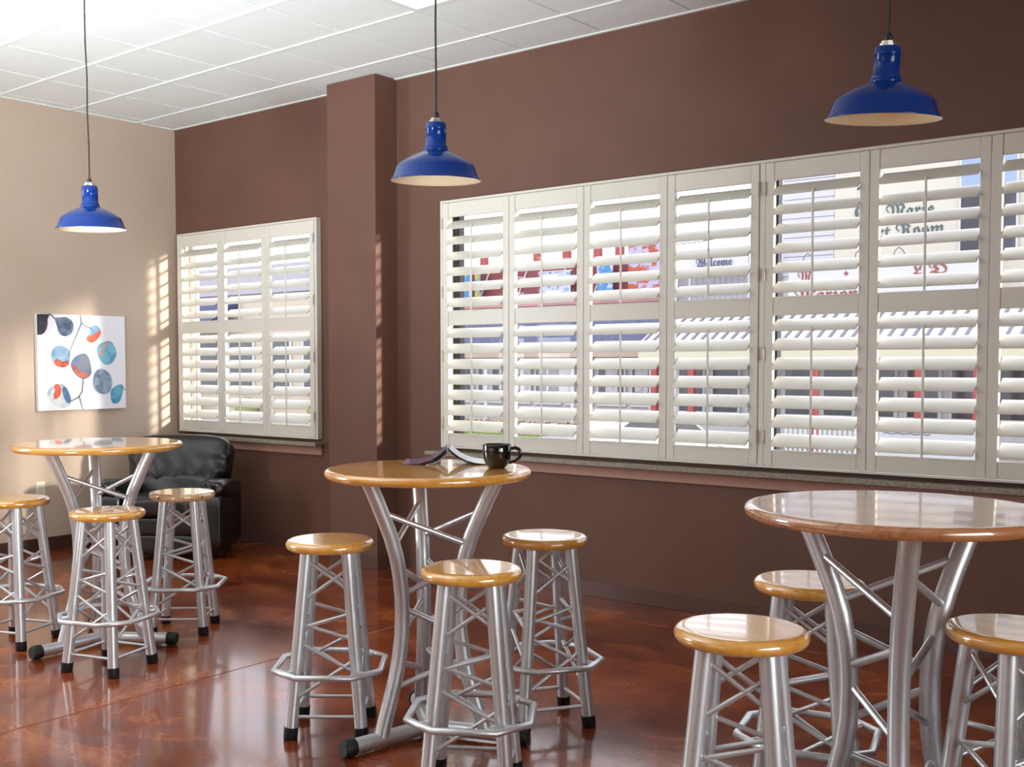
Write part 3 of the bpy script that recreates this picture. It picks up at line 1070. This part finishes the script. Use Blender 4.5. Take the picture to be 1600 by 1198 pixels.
FRAK = {}
for k in range(26):
    FRAK[chr(65 + k)] = chr(0x1D56C + k)
    FRAK[chr(97 + k)] = chr(0x1D586 + k)
fr_ = lambda t: ''.join(FRAK.get(c, c) for c in t)

xbm = mat('peach_stucco', xl(240, 222, 198), .8)
NAVY = mat('navy_canvas', xl(74, 86, 128), .8)
# shop with the maroon fascia, seen through the left three panels
t, P = xthing('shop_building', -7.4, FY, GZ, 'low pale shop with maroon fascia boards and slate porch roof across the street', 'building')
P('wall', -12.6, -4.05, GZ, 3.0, FY, FY + 4, SHOPW)
P('fascia_board', -12.6, -4.06, 2.98, 3.90, FY - .06, FY, MAROON)
P('gutter', -12.6, -4.06, 2.86, 2.98, FY - .12, FY - .02, PINKL)
for x in (-12.1, -11.25, -10.4, -9.43, -8.6, -7.75, -6.88, -6.0, -5.4, -4.6):
    P('roof_post', x - .09, x + .09, 3.90, 4.16, FY - .05, FY + .1, RED)
for x in (-11.6, -9.55, -8.35, -7.2, -6.1):
    b_ = MB().tube([(x + 7.4, -.075, 2.98 - GZ), (x + .42 + 7.4, -.075, 3.90 - GZ)], .022, 6)
    b_.build('white_strip', XWHITE, t)
n_sh = 12
for k in range(n_sh):                       # porch roof in courses
    z1 = 2.62 - k * (.78 / n_sh); y1 = FY - .05 - k * (.55 / n_sh)
    MB().prism([(y1 - FY, z1 - GZ), (y1 - FY - 0.58 / n_sh, z1 - .78 / n_sh - GZ - .012), (y1 - FY - 0.58 / n_sh, z1 - .78 / n_sh - GZ + .02), (y1 - FY, z1 - GZ + .03)],
               -5.2, 3.33, lambda u, v, w: (w, u, v)).build('roof_course', SLATE, t)
P('porch_fascia', -12.6, -4.07, 1.60, 1.82, FY - .66, FY - .60, TANF)
for x in (-12.5, -10.2, -8.9, -6.3, -4.2):
    P('porch_post', x - .05, x + .05, GZ, 1.6, FY - .60, FY - .52, XWHITE)
wx = [-12.3, -11.3, -10.3, -9.0, -8.2, -7.1, -6.6, -5.6, -4.9, -4.3]
for k in range(9):
    a, c = -12.35 + k * .91, -12.35 + k * .91 + .80
    w_ = P('window', a, c, .45, 1.5, FY - .05, FY, XWHITE)
    for m0, m1 in ((a + .06, (a + c) / 2 - .03), ((a + c) / 2 + .03, c - .06)):
        P('pane', m0, m1, .52, 1.43, FY - .06, FY - .04, DARKG, w_)
for x, z in ((-9.25, 1.05), (-8.05, 1.06), (-6.85, 1.07), (-10.6, 1.05), (-5.55, 1.05), (-4.75, 1.08)):
    P('notice', x - .17, x + .17, z - .28, z + .30, FY - .075, FY - .062, PAPER)
P('planter', -12.2, -4.3, GZ, .06, FY - .5, FY - .42, mat('dark_planter', xl(96, 92, 96), .8))

# banners in front of the maroon fascia
XBLUE = mat('banner_blue', xl(92, 156, 214), 0.7, noise=(3, xl(214, 226, 238), (1, 1, 1), 0.52, 0.56))
XREDB = mat('banner_red', xl(206, 100, 76), 0.7, noise=(3.2, xl(212, 204, 226), (1, 1, 1.6), 0.47, 0.52))
XMIX = mat('banner_mixed', xl(226, 224, 240), 0.7, noise=(6, xl(130, 150, 206), (1, 1, 1), 0.5, 0.58))
XYEL = mat('banner_yellow', xl(206, 206, 90), 0.7, noise=(5, xl(120, 170, 214), (1, 1, 1), 0.5, 0.55))


def banner(x0, x1, z0, z1, m, label, y=FY - .3):
    t = thing('banner', ((x0 + x1) / 2, y, z0), label, 'banner', 'banners hung along the shop fronts')
    b_ = MB()
    n = 8
    vs = []
    for i in range(n + 1):
        u = -1 + 2 * i / n
        for zz_ in (0, z1 - z0):
            vs.append((u * (x1 - x0) / 2, .02 * math.sin(u * 6), zz_))
    b_.add(vs, [(2 * i, 2 * i + 2, 2 * i + 3, 2 * i + 1) for i in range(n)], True)
    b_.add([(v[0], v[1] + .012, v[2]) for v in vs], [(2 * i + 1, 2 * i + 3, 2 * i + 2, 2 * i) for i in range(n)], True)
    b_.build('cloth', m, t)
    for s_ in (0, z1 - z0):
        MB().tube([(-(x1 - x0) / 2 - .04, .006, s_), ((x1 - x0) / 2 + .04, .006, s_)], .014, 6).build('batten', XWHITE, t)
    return t


banner(-9.86, -9.62, 3.02, 3.80, XBLUE, 'narrow blue and white banner behind the leftmost shutter')
banner(-9.49, -9.29, 3.10, 3.80, XYEL, 'small yellow and blue banner next to the narrow blue one')
banner(-7.45, -6.55, 3.10, 3.66, XMIX, 'white banner with blue print across the maroon fascia')
banner(-5.82, -5.38, 3.02, 3.86, XBLUE, 'blue figure banner behind the third shutter')
banner(-4.98, -4.10, 3.05, 4.16, XREDB, 'red and orange printed banner right of the blue figure banner')
t = banner(-3.55, -2.14, 3.42, 3.80, XWHITE, 'white Welcome banner hung across above the awning', FY - .1)
for x in (-.70, .70):
    MB().tube([(x, .03, -.84), (x, .03, .44)], .02, 8).build('pole', XWHITE, t)
lettering('lettering', fr_('Welcome'), -3.36, FY - .13, 3.55, .20, .85, mat('blue_grey_ink', xl(84, 100, 130), .6), t, -2.845, FY - .1, 3.42)
t = banner(-2.08, -1.66, 3.48, 3.98, mat('sign_blue', xl(52, 110, 190), .6, noise=(7, xl(226, 232, 240), (1, 1, 1), 0.55, 0.6)), 'small blue printed sign at the right end of the Welcome banner', FY - .1)
MB().tube([(0, .03, -.90), (0, .03, .54)], .02, 8).build('pole', XWHITE, t)

# tall building with gothic lettering
t, P = xthing('corner_building', 1.5, FY + .4, GZ, 'tall cream building with green gothic lettering on its front', 'building')
P('wall', -.49, 6.5, GZ, 8.6, FY + .4, FY + 8, XCREAM)
P('side_wall', -1.62, -.49, GZ, 8.6, FY + .45, FY + 8, LAV)
for z in [3.3 + .2 * k for k in range(26)]:
    P('siding_board', -1.62, -.50, z, z + .185, FY + .425, FY + .46, LAV)
P('siding_wall', -4.05, -1.62, GZ, 3.42, FY + .3, FY + 6, GREYS)
for k in range(17):
    x = -4.0 + k * .14
    P('batten', x, x + .03, 2.5, 3.40, FY + .28, FY + .31, GREYS)
for a, c in ((1.95, 3.0), (3.2, 4.25), (4.6, 5.6)):
    w_ = P('upper_window', a, c, 3.45, 5.42, FY + .34, FY + .40, XWHITE)
    P('pane', a + .04, c - .04, 4.78, 5.38, FY + .33, FY + .36, BWIN, w_)
    P('screen', a + .04, c - .04, 3.55, 4.70, FY + .33, FY + .36, SCREEN, w_)
for tx, x, z, h, w_ in ((fr_('G'), -.07, 4.36, .29, .30), (fr_('Marie'), .56, 4.32, .30, .92), (fr_('rt Room'), .40, 3.94, .29, 1.28)):
    lettering('lettering', tx, x, FY + .39, z, h, w_, GREENT, t, 1.5, FY + .4, GZ)
MB().tube([(-1.52, -.01, 4.97 - GZ), (-1.40, -.01, 5.08 - GZ), (-1.27, -.01, 5.02 - GZ), (-1.18, -.01, 5.16 - GZ)], [.02, .035, .03, .015], 6).build('scroll_ornament', GREENT, t)
MB().tube([(-1.45, -.01, 5.04 - GZ), (-1.42, -.01, 4.92 - GZ)], [.02, .012], 6).build('scroll_ornament', GREENT, t)
MB().tube([(-1.34, -.01, 5.04 - GZ), (-1.28, -.01, 4.92 - GZ)], [.02, .012], 6).build('scroll_ornament', GREENT, t)

# sign board over the awning
t, P = xthing('sign_board', .8, FY - .4, 2.55, 'long white sign board with red gothic letters above the awning', 'sign')
P('board', -1.12, 2.7, 2.60, 3.42, FY - .4, FY - .3, XWHITE)
for tx, x, z, h, w_ in ((fr_('M'), -.92, 3.08, .27, .28), ('\u2726', .02, 3.18, .1, .1), (fr_('L'), 1.36, 3.12, .22, .15), (fr_('D'), 1.64, 3.12, .24, .33),
                       (fr_('Marion'), -.98, 2.74, .22, 1.3)):
    lettering('lettering', tx, x, FY - .41, z, h, w_, REDT, t, .8, FY - .4, 2.55)
for x in (-.8, .25, 1.0):                   # curled brackets over the board
    MB().tube([(x - .8, -.05, .86), (x - .78, -.05, 1.05), (x - .70, -.05, 1.12), (x - .62, -.05, 1.05), (x - .55, -.05, .90), (x - .42, -.05, .86)], .012, 6).build('scroll_bracket', mat('thin_iron', xl(150, 150, 156), .5), t)

# building with the white ribbed awning
t, P = xthing('awning_shop', -.7, FY - .2, GZ, 'white shop front with red posts under a ribbed awning', 'building')
P('wall', -4.0, 6.4, GZ, 2.6, FY - .2, FY + .25, XWHITE)
sl = MB().prism([(0.0, 2.62 - GZ), (-1.5, 1.86 - GZ), (-1.5, 1.82 - GZ), (0.0, 2.58 - GZ)], -3.2, 7.1, lambda u, v, w: (w, u, v)).build('awning', XWHITE, t)
RIB = mat('awning_rib', xl(150, 146, 156), .6)
me_r = MB().prism([(-.015, 2.655 - GZ), (-1.5, 1.90 - GZ), (-1.5, 1.865 - GZ), (-.015, 2.62 - GZ)], -.022, .022, lambda u, v, w: (w, u, v)).mesh('rib')
me_r.materials.append(RIB)
for k in range(46):
    link('rib', me_r, sl, (-3.1 + k * .222, 0, 0))
P('fascia', -3.9, 6.3, 1.55, 1.84, FY - 1.66, FY - 1.6, mat('cream_yellow', xl(246, 240, 206), .7))
for x in (-3.55, -2.68, -1.04, -.08, .90, 1.86, 2.85, 3.8, 4.8, 5.8):
    po = P('post', x - .07, x + .07, GZ, 1.86, FY - 1.62, FY - 1.5, RED)
    MB().tube([(x + .7, -1.36, 1.30 - GZ), (x + .7 - .42, -1.36, 1.78 - GZ)], .035, 6).build('post_brace', RED, t)
for k in range(12):
    a = -3.75 + k * .82
    w_ = P('window', a, a + .70, .35, 1.48, FY - .26, FY - .2, XWHITE)
    P('pane', a + .07, a + .63, .42, 1.42, FY - .275, FY - .25, DARKG, w_)

# picket fence, notice board, car
t, P = xthing('picket_fence', .9, 13.5, GZ, 'low white picket fence across the street', 'fence')
for k in range(26):
    x = -.25 + k * .092
    MB().prism([(x - .9, 0), (x - .9 + .045, 0), (x - .9 + .045, .66), (x - .9 + .022, .71), (x - .9, .66)], -.012, .012, lambda u, v, w: (u, w, v)).build('picket', XWHITE, t)
for z in (.14, .52):
    P('fence_rail', -.3, 2.15, GZ + z, GZ + z + .06, 13.515, 13.55, XWHITE)
t, P = xthing('roadside_sign', 2.8, 12.0, GZ, 'wide white roadside board below the sixth shutter', 'sign')
P('panel', 2.0, 3.75, -.05, .44, 11.97, 12.03, XWHITE)
for x in (2.15, 3.6):
    P('leg', x - .03, x + .03, GZ, .2, 12.03, 12.08, XWHITE)
MB().tube([(-.72 + .06 * k, -.035, .34 - (-.25) + .012 * math.sin(k * 2.1) - .0) for k in range(13)], .006, 5).build('script_line', mat('sign_ink', xl(110, 120, 140), .6), t)

car = thing('parked_car', (-.95, 9.6, GZ - .08), 'pale parked car with round headlights behind the fourth shutter', 'car', None, R(-30))
car.scale = (.8, .8, .8)
CARP = mat('car_white', xl(232, 232, 234), .25, coat=.6)
body = [(-2.0, .22), (-2.0, .62), (-1.9, .72), (-1.1, .78), (-.55, 1.18), (.75, 1.2), (1.35, .82), (1.95, .76), (2.05, .6), (2.05, .25)]
bm_ = MB().prism(body, -.8, .8, lambda u, v, w: (w, -u, v)).build('body', CARP, car)
MB().prism([(-1.0, .82), (-.55, 1.14), (.70, 1.15), (1.2, .84)], -.805, .805, lambda u, v, w: (w, -u, v)).build('side_window', DARKG, car)
MB().box(-.62, .62, -2.07, -2.04, .34, .56).build('grille', SCREEN, car)
for sx in (-1, 1):
    MB().tube([(sx * .62, -2.03, .62), (sx * .62, -2.09, .62)], .09, 14).build('headlight', XWHITE, car)
    for yy in (-1.3, 1.25):
        MB().tube([(sx * .66, yy, .30), (sx * .82, yy, .30)], .30, 18).build('wheel', RUBBER, car)
for k, (z1, lab) in enumerate(((4.50, 'thin power line just above the Welcome banner'),)):
    tag(MB().tube([(-4.6 + 2.98 * i / 10, FY + .05 + .42 * i / 10, 4.12 + (z1 - 4.12) * i / 10 - .12 * math.sin(math.pi * i / 10)) for i in range(11)], .011, 5).build('power_line', CORDM), lab, 'cable')

# building far to the left, behind the corner window
t, P = xthing('far_shop', -24.0, FY + 1, GZ, 'cream building with navy canopy behind the corner window shutters', 'building')
P('wall', -36, -13.6, GZ, 3.7, FY + 1, FY + 7, xbm)
P('parapet', -36, -13.6, 3.7, 4.6, FY + .9, FY + 1.3, GREYS)
for a, c in ((-35, -28), (-26.5, -20.5)):
    MB().prism([(0, 3.6 - GZ), (-1.3, 2.75 - GZ), (-1.3, 2.55 - GZ), (0, 3.3 - GZ)], a + 24, c + 24, lambda u, v, w: (w, u, v)).build('canopy', NAVY, t)
for k in range(12):
    a = -35.4 + k * 1.8
    w_ = P('window', a, a + 1.3, .5, 2.3, FY + .93, FY + 1.0, XWHITE)
    P('pane', a + .1, a + 1.2, .6, 2.2, FY + .91, FY + .95, DARKG, w_)
for k in range(6):
    x = -33 + k * 3.4
    MB().puff((x + 24, -.6, .3), (.9, .6, .7), 2.2, 8, fn=lambda P_: P_ * (1 + .12 * math.sin(9 * P_.x + 5 * P_.z) * math.cos(7 * P_.y))).build('shrub', mat('olive_shrub', xl(176, 176, 122), .9), t)
flush_lettering()
